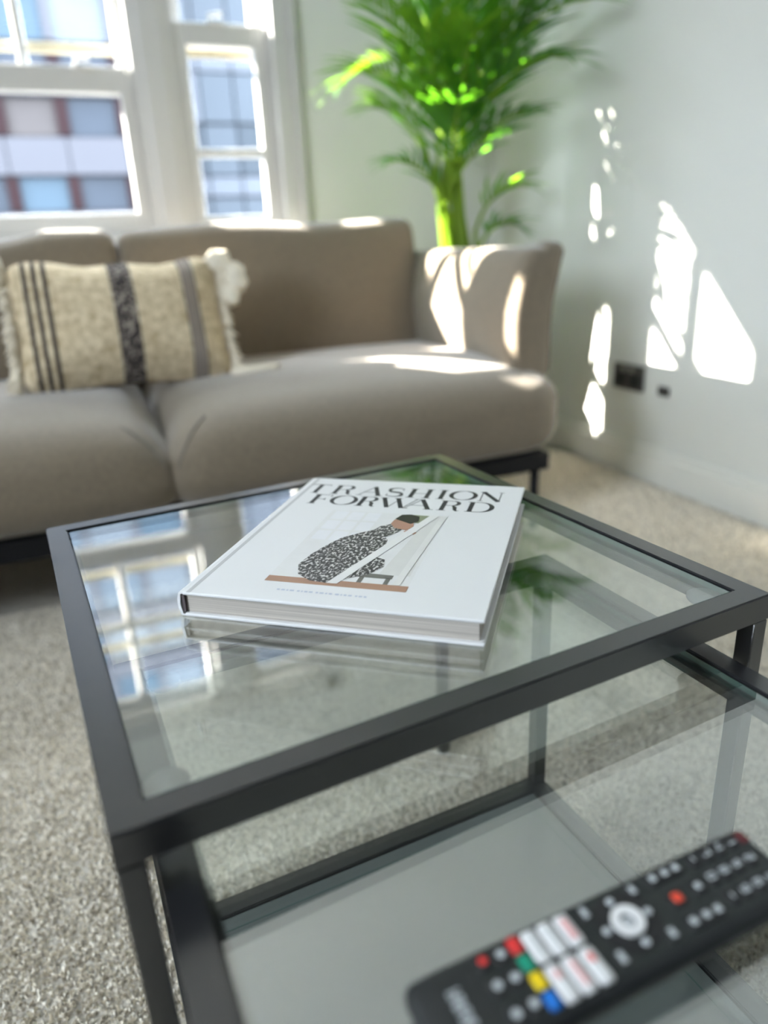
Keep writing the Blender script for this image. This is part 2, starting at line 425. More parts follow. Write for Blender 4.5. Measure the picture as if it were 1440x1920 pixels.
# ================================================================== COFFEE TABLES
ZT = 0.4914
def quad_frame(hx, hy, w):
    """four mitred border strips of a hx by hy half-size rectangle, outer edge first"""
    ix, iy = hx-w, hy-w
    o = [(-hx, -hy), (hx, -hy), (hx, hy), (-hx, hy)]; i = [(-ix, -iy), (ix, -iy), (ix, iy), (-ix, iy)]
    return [[o[k], o[(k+1) % 4], i[(k+1) % 4], i[k]] for k in range(4)]
def table(name, loc, rz, size, top, label, shelf_z=None, rail_w=0.020, rail_h=0.023, leg=0.0158, shelf_label=None):
    t = tag(empty(name, loc, rz), label, 'table', 'nest of glass coffee tables')
    hx, hy = size[0]/2, size[1]/2
    # mitred top rails
    def rails(z0, z1, nm='rail', par=t, ins=0.0, w=rail_w):
        for poly in quad_frame(hx-ins, hy-ins, w):
            bm = bmesh.new()
            vb = [bm.verts.new((x, y, z0)) for x, y in poly]; vt = [bm.verts.new((x, y, z1)) for x, y in poly]
            bm.faces.new(vb[::-1]); bm.faces.new(vt)
            for k in range(4): bm.faces.new((vb[k], vb[(k+1) % 4], vt[(k+1) % 4], vt[k]))
            bm.normal_update()
            es = [e for e in bm.edges if (e.verts[0].co.z == e.verts[1].co.z) and
                  ({e.verts[0], e.verts[1]} <= {vt[0], vt[1]} or {e.verts[0], e.verts[1]} <= {vt[2], vt[3]} or {e.verts[0], e.verts[1]} <= {vb[0], vb[1]})]
            bmesh.ops.bevel(bm, geom=es, offset=0.0012, segments=2, affect='EDGES')
            bm.verts.index_update()
            link(nm, [tuple(v.co) for v in bm.verts], [tuple(v.index for v in f.verts) for f in bm.faces], M_black, par)
            bm.free()
    rails(top-rail_h, top)
    for sx in (-1, 1):
        for sy in (-1, 1):
            xa, xb = sorted((sx*hx, sx*(hx-leg))); ya, yb = sorted((sy*hy, sy*(hy-leg)))
            e = 0.0003
            l = MB().box(xa+e, xb-e, ya+e, yb-e, 0.004, top-rail_h, 0.0012).build('leg', M_black, t)
            MB().box(xa+0.001, xb-0.001, ya+0.001, yb-0.001, 0.0, 0.004).build('foot', MATS['clear_rubber_pad'], l)
    # glass plate sits in the frame on four round pads, with a narrow gap all round
    gx, gy = hx-rail_w-0.0016, hy-rail_w-0.0016
    gt = top-0.0018; gb = gt-0.005
    lip = MB()
    for poly in quad_frame(hx-rail_w, hy-rail_w, 0.006): lip.prism(poly, gb-0.0065, gb-0.0045)
    lip.build('glass_ledge', M_black, t)
    v = [(-gx, -gy, gb), (gx, -gy, gb), (gx, gy, gb), (-gx, gy, gb), (-gx, -gy, gt), (gx, -gy, gt), (gx, gy, gt), (-gx, gy, gt)]
    f = [(3, 2, 1, 0), (4, 5, 6, 7), (0, 1, 5, 4), (1, 2, 6, 5), (2, 3, 7, 6), (3, 0, 4, 7)]
    link('glass_top', v, f, None, t, mats=[M_glass, M_gedge], fmat=[0, 0, 1, 1, 1, 1])
    for sx in (-1, 1):
        for sy in (-1, 1):
            MB().lathe([(0.0125, gb-0.0045), (0.0135, gb-0.003), (0.0135, gb-0.0002)], (sx*(gx-0.013), sy*(gy-0.013), 0), 24).build('pad', M_pad, t, True)
    if shelf_z is not None:
        rails(shelf_z-0.02, shelf_z, 'shelf_rail', t, 0.0005, 0.022)
        ix, iy = hx-0.0242, hy-0.0242
        s = MB().box(-ix, ix, -iy, iy, shelf_z-0.008, shelf_z-0.0015, 0.001).build('shelf', M_shelf, t); s['label'] = 'grey opaque glass lower shelf'
        e = MB()
        for poly in quad_frame(ix-0.014, iy-0.014, 0.0012): e.prism(poly, shelf_z-0.0016, shelf_z-0.0012)
        e.build('bevel_line', M_gedge, s)
    return t

a5 = R(5.1)
def tf(x, y): return (x*math.cos(a5)-y*math.sin(a5), x*math.sin(a5)+y*math.cos(a5))
bx, by = tf(0.905*0.27, 2.0934*0.27)
table('coffee_table', (bx, by, 0), a5, (0.50, 0.50), ZT, 'taller black framed glass coffee table carrying the white book')
a2 = R(2.0)
u, v_ = 0.836*0.27, 1.240*0.27
sx_, sy_ = tf(u*math.cos(a2)+v_*math.sin(a2), -u*math.sin(a2)+v_*math.cos(a2))
ZS = 0.7614-1.178*0.27
table('nesting_table', (sx_, sy_, 0), R(3.1), (0.445, 0.475), ZS, 'lower black framed glass table with grey shelf, under the remote control', shelf_z=0.7614-2.26*0.27)

# ================================================================== BOOK
M_cover = mat('matt_white_cover', (0.80, 0.80, 0.80), 0.42, var=0.01, scale=20, spec=0.4)
M_pages = mat('page_edges', (0.52, 0.48, 0.42), 0.85, var=0.12, scale=30)
M_ink = mat('charcoal_ink', (0.028, 0.028, 0.032), 0.5)
M_spine_cloth = mat('grey_endpaper', (0.10, 0.08, 0.085), 0.7)
def pages_mat():
    m = bpy.data.materials.new('page_block_edges'); m.use_nodes = True
    nt = m.node_tree; b = nt.nodes['Principled BSDF']; tc = nt.nodes.new('ShaderNodeTexCoord')
    mp = nt.nodes.new('ShaderNodeMapping'); mp.inputs['Scale'].default_value = (3, 3, 1800)
    n = nt.nodes.new('ShaderNodeTexNoise'); n.inputs['Scale'].default_value = 1.0; n.inputs['Detail'].default_value = 3
    nt.links.new(tc.outputs['Object'], mp.inputs[0]); nt.links.new(mp.outputs[0], n.inputs['Vector'])
    cr = nt.nodes.new('ShaderNodeValToRGB'); cr.color_ramp.elements[0].color = (0.36, 0.32, 0.28, 1); cr.color_ramp.elements[1].color = (0.72, 0.67, 0.60, 1)
    cr.color_ramp.elements[0].position = 0.3; cr.color_ramp.elements[1].position = 0.7
    nt.links.new(n.outputs['Fac'], cr.inputs[0]); nt.links.new(cr.outputs[0], b.inputs['Base Color']); b.inputs['Roughness'].default_value = 0.85
    return m
book = tag(empty('book', (0.03088618, 0.54084417, ZT-0.0018), R(-38.0)), 'white hardback fashion book titled TRASHION FORWARD on the glass table', 'book')
TH = 0.0218; CT = 0.0028; BW, BH = 0.245, 0.299
mm = 0.001
fc = MB().box(0.004, BW, 0, BH, TH-CT, TH, 0.0009).build('front_cover', M_cover, book)
MB().box(0.004, BW, 0, BH, 0.0, CT, 0.0009).build('back_cover', M_cover, book)
sp = MB()
prof = [(0.004, 0.0003), (0.0005, 0.001), (-0.0012, TH*0.3), (-0.0015, TH*0.5), (-0.0012, TH*0.7), (0.0005, TH-0.001), (0.004, TH-0.0003)]
inn = [(0.0042, TH-0.0018), (0.0022, TH-0.0022), (0.0008, TH*0.5), (0.0022, 0.0022), (0.0042, 0.0018)]
poly = prof+inn
n_ = len(poly)
vv = [(x, 0.0003, z) for x, z in poly]+[(x, BH-0.0003, z) for x, z in poly]
ff = [tuple(range(n_)), tuple(range(n_, 2*n_))[::-1]]+[(i, n_+i, n_+(i+1) % n_, (i+1) % n_) for i in range(n_)]
sp.add(vv, ff); sp.build('spine', M_cover, book)
MB().box(0.0075, 0.011, 0.0004, BH-0.0004, TH-0.0004, TH+0.00012).build('hinge_shade_strip', mat('hinge_shade', (0.55, 0.55, 0.55), 0.6), fc)  # shade of the hinge groove painted as a flat grey strip
MB().box(0.0045, BW-0.004, 0.0035, BH-0.0035, CT+0.0001, TH-CT-0.0001, 0.0004).build('page_block', pages_mat(), book)
MB().box(0.0024, 0.0046, 0.0012, BH-0.0012, CT+0.0006, TH-CT-0.0006).build('endband', M_spine_cloth, book)

# --- the printed cover: flat ink shapes laid on the front board
ZP = TH+0.00005
def ink(name, m, polys, layer, par=fc):
    o = MB()
    for p in polys: o.prism([(x*mm, y*mm) for x, y in p], ZP+layer*0.00006, ZP+layer*0.00006+0.00004)
    return o.build(name, m, par)
TK, HL = 4.7, 0.85
def glyph(ch, x, y, w, h):
    """high-contrast display capitals drawn as thick stems and hairlines; units are millimetres"""
    o = MB(); z0, z1 = ZP+0.00002, ZP+0.00008
    def S(pts, wid): o.stroke([((x+px*w)*mm, (y+py*h)*mm) for px, py in pts], [q*mm for q in wid] if isinstance(wid, (list, tuple)) else wid*mm, z0, z1)
    k = TK/w/2
    def stem(c): S([(c, 0.0), (c, 1.0)], TK); S([(c-k*2.0, 0.012), (c+k*2.0, 0.012)], HL); S([(c-k*2.0, 0.988), (c+k*2.0, 0.988)], HL)
    def arc(cx, cy, rx, ry, a0, a1, wmax, n=22, power=1.6):
        pts = []; ws = []
        for i in range(n+1):
            a = math.radians(a0+(a1-a0)*i/n); pts.append((cx+rx*math.cos(a), cy+ry*math.sin(a)))
            ws.append(HL+(wmax-HL)*abs(math.cos(a))**power)
        S(pts, ws)
    if ch == 'I': stem(0.5)
    elif ch == 'T':
        S([(0.5, 0), (0.5, 1)], TK); S([(0, 0.98), (1, 0.98)], HL*1.5); S([(0.02, 0.86), (0.02, 0.99)], HL*0.7); S([(0.98, 0.86), (0.98, 0.99)], HL*0.7); S([(0.5-2*k, 0.012), (0.5+2*k, 0.012)], HL)
    elif ch == 'F':
        stem(0.25); S([(0.2, 0.985), (1, 0.985)], HL); S([(0.98, 0.78), (0.98, 0.99)], HL); S([(0.3, 0.52), (0.75, 0.52)], HL); S([(0.74, 0.42), (0.74, 0.62)], [HL, 1.8] if False else 1.2)
    elif ch == 'H':
        stem(k*1.2); stem(1-k*1.2); S([(k, 0.5), (1-k, 0.5)], HL)
    elif ch == 'R':
        stem(k*1.3); S([(0.1, 0.985), (0.55, 0.985)], HL); S([(0.1, 0.52), (0.6, 0.52)], HL); arc(0.55, 0.755, 0.32, 0.235, 90, -90, TK*0.9)
        S([(0.62, 0.5), (0.76, 0.34), (0.80, 0.12), (0.90, 0.0), (1.02, 0.04)], [2.2, TK*0.9, TK*0.8, 2.0, HL])
    elif ch == 'A':
        S([(0.0, 0.0), (0.5, 1.0)], HL*1.1); S([(0.50, 1.0), (0.90, 0.0)], TK); S([(0.2, 0.36), (0.72, 0.36)], HL); S([(-0.12, 0.012), (0.16, 0.012)], HL); S([(0.72, 0.012), (1.08, 0.012)], HL)
    elif ch == 'S':
        pts = []; ws = []
        for i in range(31):
            t = i/30; a = math.radians(35+t*235)
            if t < 0.5:
                q = t/0.5; a = math.radians(30+q*220); pts.append((0.5+0.42*math.cos(a), 0.74+0.245*math.sin(a))); ws.append(HL+(1.6 if q < 0.5 else 3.6)*abs(math.sin(q*math.pi))**2)
            else:
                q = (t-0.5)/0.5; a = math.radians(70-q*220); pts.append((0.5+0.44*math.cos(a), 0.26+0.245*math.sin(a))); ws.append(HL+(3.8 if q < 0.5 else 1.4)*abs(math.sin(q*math.pi))**2)
        ws[14] = ws[15] = ws[16] = TK*0.85; ws[13] = ws[17] = TK*0.8; ws[12] = ws[18] = TK*0.7
        S(pts, ws); S([(0.87, 0.72), (0.87, 0.92)], HL); S([(0.08, 0.08), (0.08, 0.30)], HL)
    elif ch == 'O': arc(0.5, 0.5, 0.44, 0.485, 0, 360, TK, 44)
    elif ch == 'N':
        S([(0.08, 0), (0.08, 1)], HL*1.2); S([(0.92, 0), (0.92, 1)], HL*1.2); S([(0.10, 1.0), (0.90, 0.0)], TK*1.0)
        for c in (0.08, 0.92): S([(c-0.12, 0.988 if c > 0.5 else 0.012), (c+0.12, 0.988 if c > 0.5 else 0.012)], HL)
        S([(-0.06, 0.988), (0.2, 0.988)], HL)
    elif ch == 'W':
        S([(0.06, 1), (0.30, 0)], TK); S([(0.32, 0), (0.52, 1)], HL); S([(0.44, 1), (0.68, 0)], TK); S([(0.70, 0), (0.97, 1)], HL*1.2)
        S([(-0.04, 0.988), (0.18, 0.988)], HL); S([(0.34, 0.988), (0.56, 0.988)], HL); S([(0.88, 0.988), (1.04, 0.988)], HL)
    elif ch == 'D':
        stem(k*1.2); S([(0.05, 0.985), (0.45, 0.985)], HL); S([(0.05, 0.015), (0.45, 0.015)], HL); arc(0.42, 0.5, 0.48, 0.485, 90, -90, TK*1.05, 24)
    ob = o.build('title_letter', M_ink, fc)
    return ob
for ch, xa, xb in [('T', 10, 33), ('R', 41, 63), ('A', 72, 97), ('S', 101, 120), ('H', 126.5, 149.5), ('I', 157, 167), ('O', 170, 199), ('N', 202, 225)]:
    glyph(ch, xa, 247.5, xb-xa, 28.5)
for ch, xa, xb in [('F', 25, 46), ('O', 48, 77), ('R', 79.5, 99), ('W', 101, 141), ('A', 131, 159), ('R', 166.5, 187), ('D', 195, 221.5)]:
    glyph(ch, xa, 214.5, xb-xa, 28.5)

def dress_mat():
    m = bpy.data.materials.new('printed_speckled_dress'); m.use_nodes = True
    nt = m.node_tree; b = nt.nodes['Principled BSDF']; tc = nt.nodes.new('ShaderNodeTexCoord')
    mp = nt.nodes.new('ShaderNodeMapping'); mp.inputs['Scale'].default_value = (420, 240, 1)
    n = nt.nodes.new('ShaderNodeTexNoise'); n.inputs['Scale'].default_value = 1.0; n.inputs['Detail'].default_value = 3
    nt.links.new(tc.outputs['Object'], mp.inputs[0]); nt.links.new(mp.outputs[0], n.inputs['Vector'])
    cr = nt.nodes.new('ShaderNodeValToRGB'); e = cr.color_ramp.elements
    e[0].position = 0.49; e[0].color = (0.045, 0.042, 0.042, 1); e[1].position = 0.63; e[1].color = (0.72, 0.70, 0.68, 1)
    nt.links.new(n.outputs['Fac'], cr.inputs[0]); nt.links.new(cr.outputs[0], b.inputs['Base Color']); b.inputs['Roughness'].default_value = 0.45
    return m
rect = lambda x0, x1, y0, y1: [(x0, y0), (x1, y0), (x1, y1), (x0, y1)]
pr = lambda nm, c: mat('print_'+nm, c, 0.42, var=0.05, scale=60)
ink('picture_ground', pr('pale_room', (0.77, 0.765, 0.755)), [rect(61, 179, 32, 198)], 0)
ink('picture_windows', pr('window_white', (0.80, 0.80, 0.82)), [rect(66+i*17, 80+i*17, 122+j*26, 144+j*26) for i in range(3) for j in range(3)], 1)
ink('picture_wall', pr('wall_grey', (0.70, 0.69, 0.66)), [[(150, 60), (176, 60), (176, 196), (164, 196)]], 1)
ink('picture_foliage', pr('foliage_green', (0.26, 0.29, 0.18)), [[(147, 178), (160, 174), (163, 196), (146, 197)]], 2)
ink('picture_floor', pr('copper_floor', (0.42, 0.24, 0.16)), [rect(61, 179.5, 32, 42)], 2)
ink('picture_bench', pr('bench_grey', (0.16, 0.155, 0.14)), [[(133, 52), (163, 52), (163, 59), (133, 60)], [(136, 42), (140, 42), (140, 53), (136, 53)], [(158, 42), (162, 42), (162, 53), (158, 53)]], 3)
ink('picture_dress', dress_mat(), [[(98, 38), (116, 36), (128, 48), (142, 58), (150, 74), (147, 88), (138, 92), (140, 112), (138, 130), (128, 146), (118, 152), (107, 142), (94, 128), (86, 108), (80, 88), (77, 66), (84, 48)]], 4)
ink('picture_blouse', dress_mat(), [[(116, 146), (132, 134), (142, 150), (146, 164), (134, 172), (122, 162)]], 5)
ink('picture_face', pr('skin', (0.46, 0.25, 0.18)), [[(130, 170), (136, 160), (148, 156), (154, 164), (151, 176), (140, 184), (131, 181)]], 6)
ink('picture_hair', pr('dark_hair', (0.025, 0.024, 0.02)), [[(131, 183), (139, 178), (149, 172), (155, 180), (153, 192), (144, 197), (135, 195)]], 7)
ink('picture_hand', pr('skin_two', (0.50, 0.29, 0.20)), [[(147, 152), (158, 146), (160, 151), (150, 158)]], 7)
ink('picture_beam', pr('white_beam', (0.80, 0.79, 0.77)), [[(113, 36), (122, 36), (172, 197), (163, 197)]], 8)
ink('picture_curtain', pr('curtain_white', (0.76, 0.75, 0.72)), [[(166, 42), (172, 42), (180, 197), (174, 197)]], 8)
# small pale line of print under the picture (too faint to read in the photograph)
ws = []; xx = 78.0
for wlen in (2.4, 3.2, 1.6, 3.6, 2.2, 1.4, 2.8, 3.0, 2.0, 3.4, 1.8, 2.6, 3.2, 1.4, 2.4, 3.0, 1.8, 2.8, 2.2):
    ws.append(rect(xx, xx+wlen, 17.8, 20.0)); xx += wlen+(1.2 if len(ws) % 4 else 2.6)
ink('caption', pr('caption_blue', (0.52, 0.56, 0.66)), ws, 1)

# ================================================================== REMOTE CONTROL
M_rbody = mat('black_plastic', (0.014, 0.016, 0.017), 0.42, var=0.1, scale=200, bump=0.03, bscale=1500)
M_rkey = mat('dark_rubber_key', (0.010, 0.010, 0.011), 0.55)
M_wkey = mat('white_key', (0.78, 0.78, 0.78), 0.4)
M_pkey = mat('pale_pink_print', (0.80, 0.42, 0.42), 0.4)
M_rprint = mat('red_print', (0.75, 0.10, 0.10), 0.4)
M_gprint = mat('silver_print', (0.52, 0.55, 0.57), 0.4)
Mc = dict(red=mat('red_key', (0.72, 0.03, 0.03), 0.4), green=mat('green_key', (0.0, 0.28, 0.17), 0.4), yellow=mat('yellow_key', (0.85, 0.62, 0.0), 0.4), blue=mat('blue_key', (0.0, 0.16, 0.60), 0.4), orange=mat('orange_red_key', (0.80, 0.07, 0.03), 0.4))
rem = tag(empty('remote_control', (0.0789, 0.2058, ZS-0.0018), R(2.0)), 'black television remote with coloured keys lying on the lower glass table', 'remote control')
def RX(x, y): return (x*mm, -y*mm)
RT = 0.0195
v, f = rbox_data(0.202, 0.0455, RT, 0.007, 10)
def body_fn(p):
    x, y, z = p
    k = 1.0 if z > 0 else 0.90
    return (x*(1 if z > 0 else 0.985), y*k, z)
link('body', [tuple(Vector(body_fn(p))+Vector((0.0995, -0.0205, RT/2))) for p in v], f, M_rbody, rem, True)
pl = MB(); pl.box(0.031, 0.196, -0.0385, -0.0015, RT-0.0009, RT+0.0001, 0.0004); pl.build('key_plate', mat('gloss_key_plate', (0.012, 0.016, 0.016), 0.3), rem)
def key(nm, m, x, y, lx, ly, h=0.0016, r=None, parent=rem):
    cx, cy = RX(x, y)
    v, f = rbox_data(lx*mm, ly*mm, h*2, min(lx, ly)*mm*0.35 if r is None else r, 3)
    return link(nm, [(a+cx, b+cy, c+RT) for a, b, c in v], f, m, parent, True)
def mark(nm, m, polys, par, z=RT+0.0016):
    o = MB()
    for p in polys: o.prism([RX(*q) for q in p], z, z+0.0001)
    return o.build(nm, m, par)
def rr(x, y, lx, ly): return [(x-lx/2, y+ly/2), (x+lx/2, y+ly/2), (x+lx/2, y-ly/2), (x-lx/2, y-ly/2)]
for nm, x, y in (('red', 53, 6.3), ('green', 53, 15.6), ('yellow', 53, 24.8), ('blue', 53, 34.2)): key('colour_key', Mc[nm], x, y, 6.2, 8.4)
for i, x in enumerate((61.2, 70.2, 79.4)):
    k1 = key('shortcut_key', M_wkey, x, 10.8, 7.6, 16.6); k2 = key('shortcut_key', M_wkey, x, 29.8, 7.6, 18.0)
    if i == 2: mark('print', M_pkey, [rr(x, 10.8, 3.6, 11)], k1)
    else: mark('print', mat('grey_print', (0.6, 0.62, 0.63), 0.4), [rr(x, 10.8, 2.2, 10)], k1)
    mark('print', M_rprint if i == 2 else M_pkey, [rr(x, 26.5 if i != 1 else 29.8, 2.8, 4.5 if i != 1 else 12)], k2)
# navigation cluster
def ring(nm, m, x, y, r0, r1, z0, z1, par=rem):
    cx, cy = RX(x, y); o = MB(); n = 32; vs_ = []; fs_ = []
    for z in (z0, z1):
        for r_ in (r0, r1):
            for k in range(n):
                a = 2*math.pi*k/n; vs_.append((cx+r_*mm*math.cos(a), cy+r_*mm*math.sin(a), z))
    for k in range(n):
        j = (k+1) % n
        fs_ += [(2*n+k, 3*n+k, 3*n+j, 2*n+j), (n+k, n+j, 3*n+j, 3*n+k), (k, 2*n+k, 2*n+j, j)]
    o.add(vs_, fs_); return o.build(nm, m, par)
ring('navigation_dish', M_rkey, 106.4, 19.5, 0.1, 15.5, RT, RT+0.0008)
nr = ring('navigation_ring', M_wkey, 106.4, 19.5, 3.6, 7.8, RT+0.0008, RT+0.0026)
key('select_key', M_gprint, 106.4, 19.5, 5.4, 5.4, 0.0018)
def disc(nm, m, x, y, r, h, par=rem):
    cx, cy = RX(x, y); return MB().lathe([(r*mm, 0), (r*mm, h*0.7), (r*mm*0.8, h)], (cx, cy, RT), 20).build(nm, m, par, False)
for x, y in ((106.0, 7.6), (118.4, 19.5), (106.4, 31.2), (94.4, 19.3)): disc('arrow_key', M_gprint, x, y, 1.9, 0.0018)
for x, y in ((91.3, 7.0), (120.2, 6.9), (91.8, 32.4), (120.4, 32.9)):
    k = key('menu_key', M_rkey, x, y, 5.6, 8.0, 0.0012); mark('print', M_gprint, [rr(x, y, 2.8, 5.6 if x < 100 else 4.4)], k, RT+0.0012)
for y in (6.3, 32.9):
    k = key('rocker_key', M_rkey, 141, y, 22, 8.4, 0.0014)
    mark('print', M_gprint, [rr(133.5, y, 3.4, 3.6), rr(141.3, y, 3.4, 3.4), rr(148.4, y, 3.4, 3.6)], k, RT+0.0014)
k = key('record_key', M_rkey, 136.4, 19.8, 9, 9, 0.0012); key('record_cap', Mc['orange'], 136.4, 19.8, 6.2, 6.2, 0.0018, parent=k)
k = key('mute_key', M_rkey, 150.4, 19.2, 8, 8, 0.0012); key('mute_cap', M_gprint, 150.4, 19.2, 4.8, 4.8, 0.0016, parent=k)
SEG = {'0': 'abcdef', '1': 'bc', '2': 'abged', '3': 'abgcd', '4': 'fgbc', '5': 'afgcd', '6': 'afgedc', '7': 'abc', '8': 'abcdefg', '9': 'abcdfg', '-': 'g', '+': 'g'}
def digit(ch, x, y, w, h):
    t = 0.9; out = []
    # upright of the handset points to +x (far end); digit 'up' is +x, digit 'right' is +y
    S_ = {'a': (x+h/2, y, t, w), 'd': (x-h/2, y, t, w), 'g': (x, y, t, w), 'f': (x+h/4, y-w/2, h/2, t), 'e': (x-h/4, y-w/2, h/2, t), 'b': (x+h/4, y+w/2, h/2, t), 'c': (x-h/4, y+w/2, h/2, t)}
    for s_ in SEG[ch]: out.append(rr(*S_[s_]))
    return out
for r_, (x, row) in enumerate(((186.5, '123'), (177.7, '456'), (169.0, '789'), (160.4, '-0-'))):
    for ch, y in zip(row, (6.2, 18.1, 30.6)):
        k = key('number_key', M_rkey, x, y, 6.6, 9.0, 0.0013); mark('print', M_gprint, digit(ch, x, y, 2.8, 4.2), k, RT+0.0013)
k = key('power_key', mat('dull_red_key', (0.10, 0.012, 0.015), 0.5), 194.4, 6.4, 5.5, 7.5, 0.0011)
for x, y, c in ((35.6, 6.8, Mc['red']), (44.6, 7.3, M_gprint), (44.4, 19.4, M_gprint), (35.6, 19.2, M_gprint), (45, 32.5, M_gprint), (36, 32.9, M_gprint)):
    k = key('playback_key', M_rkey, x, y, 7.4, 9.2, 0.0012)
    cx, cy = x, y
    mark('print', c, [[(cx+2.1*math.cos(a), cy-2.1*math.sin(a)) for a in [2*math.pi*q/12 for q in range(12)]]], k, RT+0.0012)
mk = []
for i in range(6):
    y = 12.4+i*2.9; x = 17.2
    mk += [rr(x, y, 6.2, 0.9), rr(x+2.6 if i % 2 else x-2.6, y+0.9, 1.0, 2.0), rr(x, y+1.6, 5.0 if i % 3 else 2.0, 0.8)]
mark('logo', M_gprint, mk, rem, RT+0.00005)

# ================================================================== SOFA
def slope(x, y, z, a, b, c): return (x, y, z)
SK = 0.92
sofa = tag(empty('sofa', (0.13*SK, 2.13*SK, 0.7614*(1-SK))), 'taupe two-seat fabric sofa with black metal base below the windows', 'sofa'); sofa.scale = (SK, SK, SK)
def soft(name, cx, cy, cz, sx, sy, sz, r, crown, par=sofa, fn=None, n=14, m=M_fabric):
    v, f = rbox_data(sx, sy, sz, r, n, crown, fn)
    o = link(name, v, f, m, par, True)
    o.location = (cx-0.13, cy-2.13, cz) if par is sofa else (cx, cy, cz)
    return o
for s_ in (-1, 1):
    def fn(x, y, z, a, b, c, s_=s_):
        # top falls toward the front; the corner by the middle seam is pulled in
        z -= 0.075*max(0, -b-0.3)**1.5*max(0, c)
        pin = max(0, -s_*a)**6
        z -= 0.030*pin*max(0, 0.6-b)*max(0, c+0.2)/1.2
        y += 0.02*pin*max(0, -b)
        lowf = min(1.0, max(0.0, (0.55-c)/0.9)); x -= s_*0.06*max(0, -s_*a)**3*lowf*max(0, -b)   # fronts close up below the seam
        return (x, y, z)
    sc = soft('seat_cushion', 0.13+s_*0.549, 2.08, 0.306, 1.096, 0.84, 0.258, 0.095, (0.0, 0.018, 0.016), fn=fn, n=18)
MB().box(-1.05, 1.05, -0.36, 0.38, 0.177, 0.30, 0.02).build('seat_deck', M_fabric, sofa)
for s_ in (-1, 1):
    def fnb(x, y, z, a, b, c, s_=s_):
        y += 0.14*(c+1)/2*0.75           # leans back
        if s_ < 0 and c > 0: z -= 0.045*max(0, 1-((a+0.15)/0.75)**2)*c
        if s_ > 0 and c > 0: z -= 0.006*math.sin(a*5)*c
        return (x, y, z)
    w = 1.012 if s_ > 0 else 0.974
    soft('back_cushion', 0.13+s_*(w/2+0.001), 2.475, 0.622, w, 0.17, 0.455, 0.045, (0.0, 0.03, 0.006), fn=fnb, n=16)
for s_ in (-1, 1):
    def fna(x, y, z, a, b, c, s_=s_):
        x += s_*0.045*max(0, c)**1.5              # flares outward to the top
        if b < -0.8 and c > 0.7 and s_*a > 0: z += 0.015
        return (x, y, z)
    ar = soft('arm', 0.13+s_*1.035, 2.17, 0.555, 0.125, 0.83, 0.37, 0.034, (0.018, 0.0, 0.004), fn=fna, n=16)
    pp = [(s_*(0.0625+0.045*max(0, zz/0.185)**1.5), -0.415, zz) for zz in [-0.16+i*0.03 for i in range(12)]]
    pp += [(s_*0.1075, yy, 0.187) for yy in [-0.39+i*0.08 for i in range(10)]]
    qq = []
    for p in pp:
        ok, loc, nor, _ = ar.closest_point_on_mesh(Vector(p)); qq.append(loc+nor*0.001)
    MB().tube(qq, 0.0042, 6).build('piping', M_fabric, ar, True)
bp = MB(); bp.box(-1.06, 1.06, 0.43, 0.50, 0.13, 0.72, 0.02); bp.build('back_frame', M_fabric, sofa)
fr = MB()
fr.box(-1.06, 1.06, -0.43, -0.39, 0.125, 0.176, 0.003); fr.box(-1.06, 1.06, 0.39, 0.43, 0.125, 0.176, 0.003)
for x in (-1.06, -0.02, 1.02): fr.box(x, x+0.04, -0.39, 0.39, 0.125, 0.176, 0.003)
fr.build('base_frame', M_mblack, sofa)
for x in (-1.03, 1.03):
    for y in (-0.40, 0.40):
        MB().tube([(x, y, -0.7614*(1-SK)/SK), (x, y, 0.126)], 0.0135, 14).build('leg', M_mblack, sofa, True)

# gathered creases where the two seat cushions meet, their shade painted as darker tubes
bpy.context.view_layer.update()
seats = [o for o in sofa.children if o.name.startswith('seat_cushion')]
def crease(ob, pts):
    out = []
    for p in pts:
        ok, loc, nor, _ = ob.closest_point_on_mesh(ob.matrix_world.inverted() @ Vector(p))
        out.append(loc+nor*0.0005)
    MB().tube(out, [0.0012]+[0.0032]*(len(out)-2)+[0.0012], 6).build('crease', M_crease, ob, True)
def bez(a, b, c, n=9): return [Vector(a)*(1-t)**2+Vector(b)*2*t*(1-t)+Vector(c)*t*t for t in [i/n for i in range(n+1)]]
for ob in seats:
    sgn = 1 if ob.location.x > 0 else -1
    crease(ob, bez((0.12+sgn*0.085, 1.60, 0.452), (0.12+sgn*0.030, 1.56, 0.43), (0.12+sgn*0.006, 1.54, 0.33)))

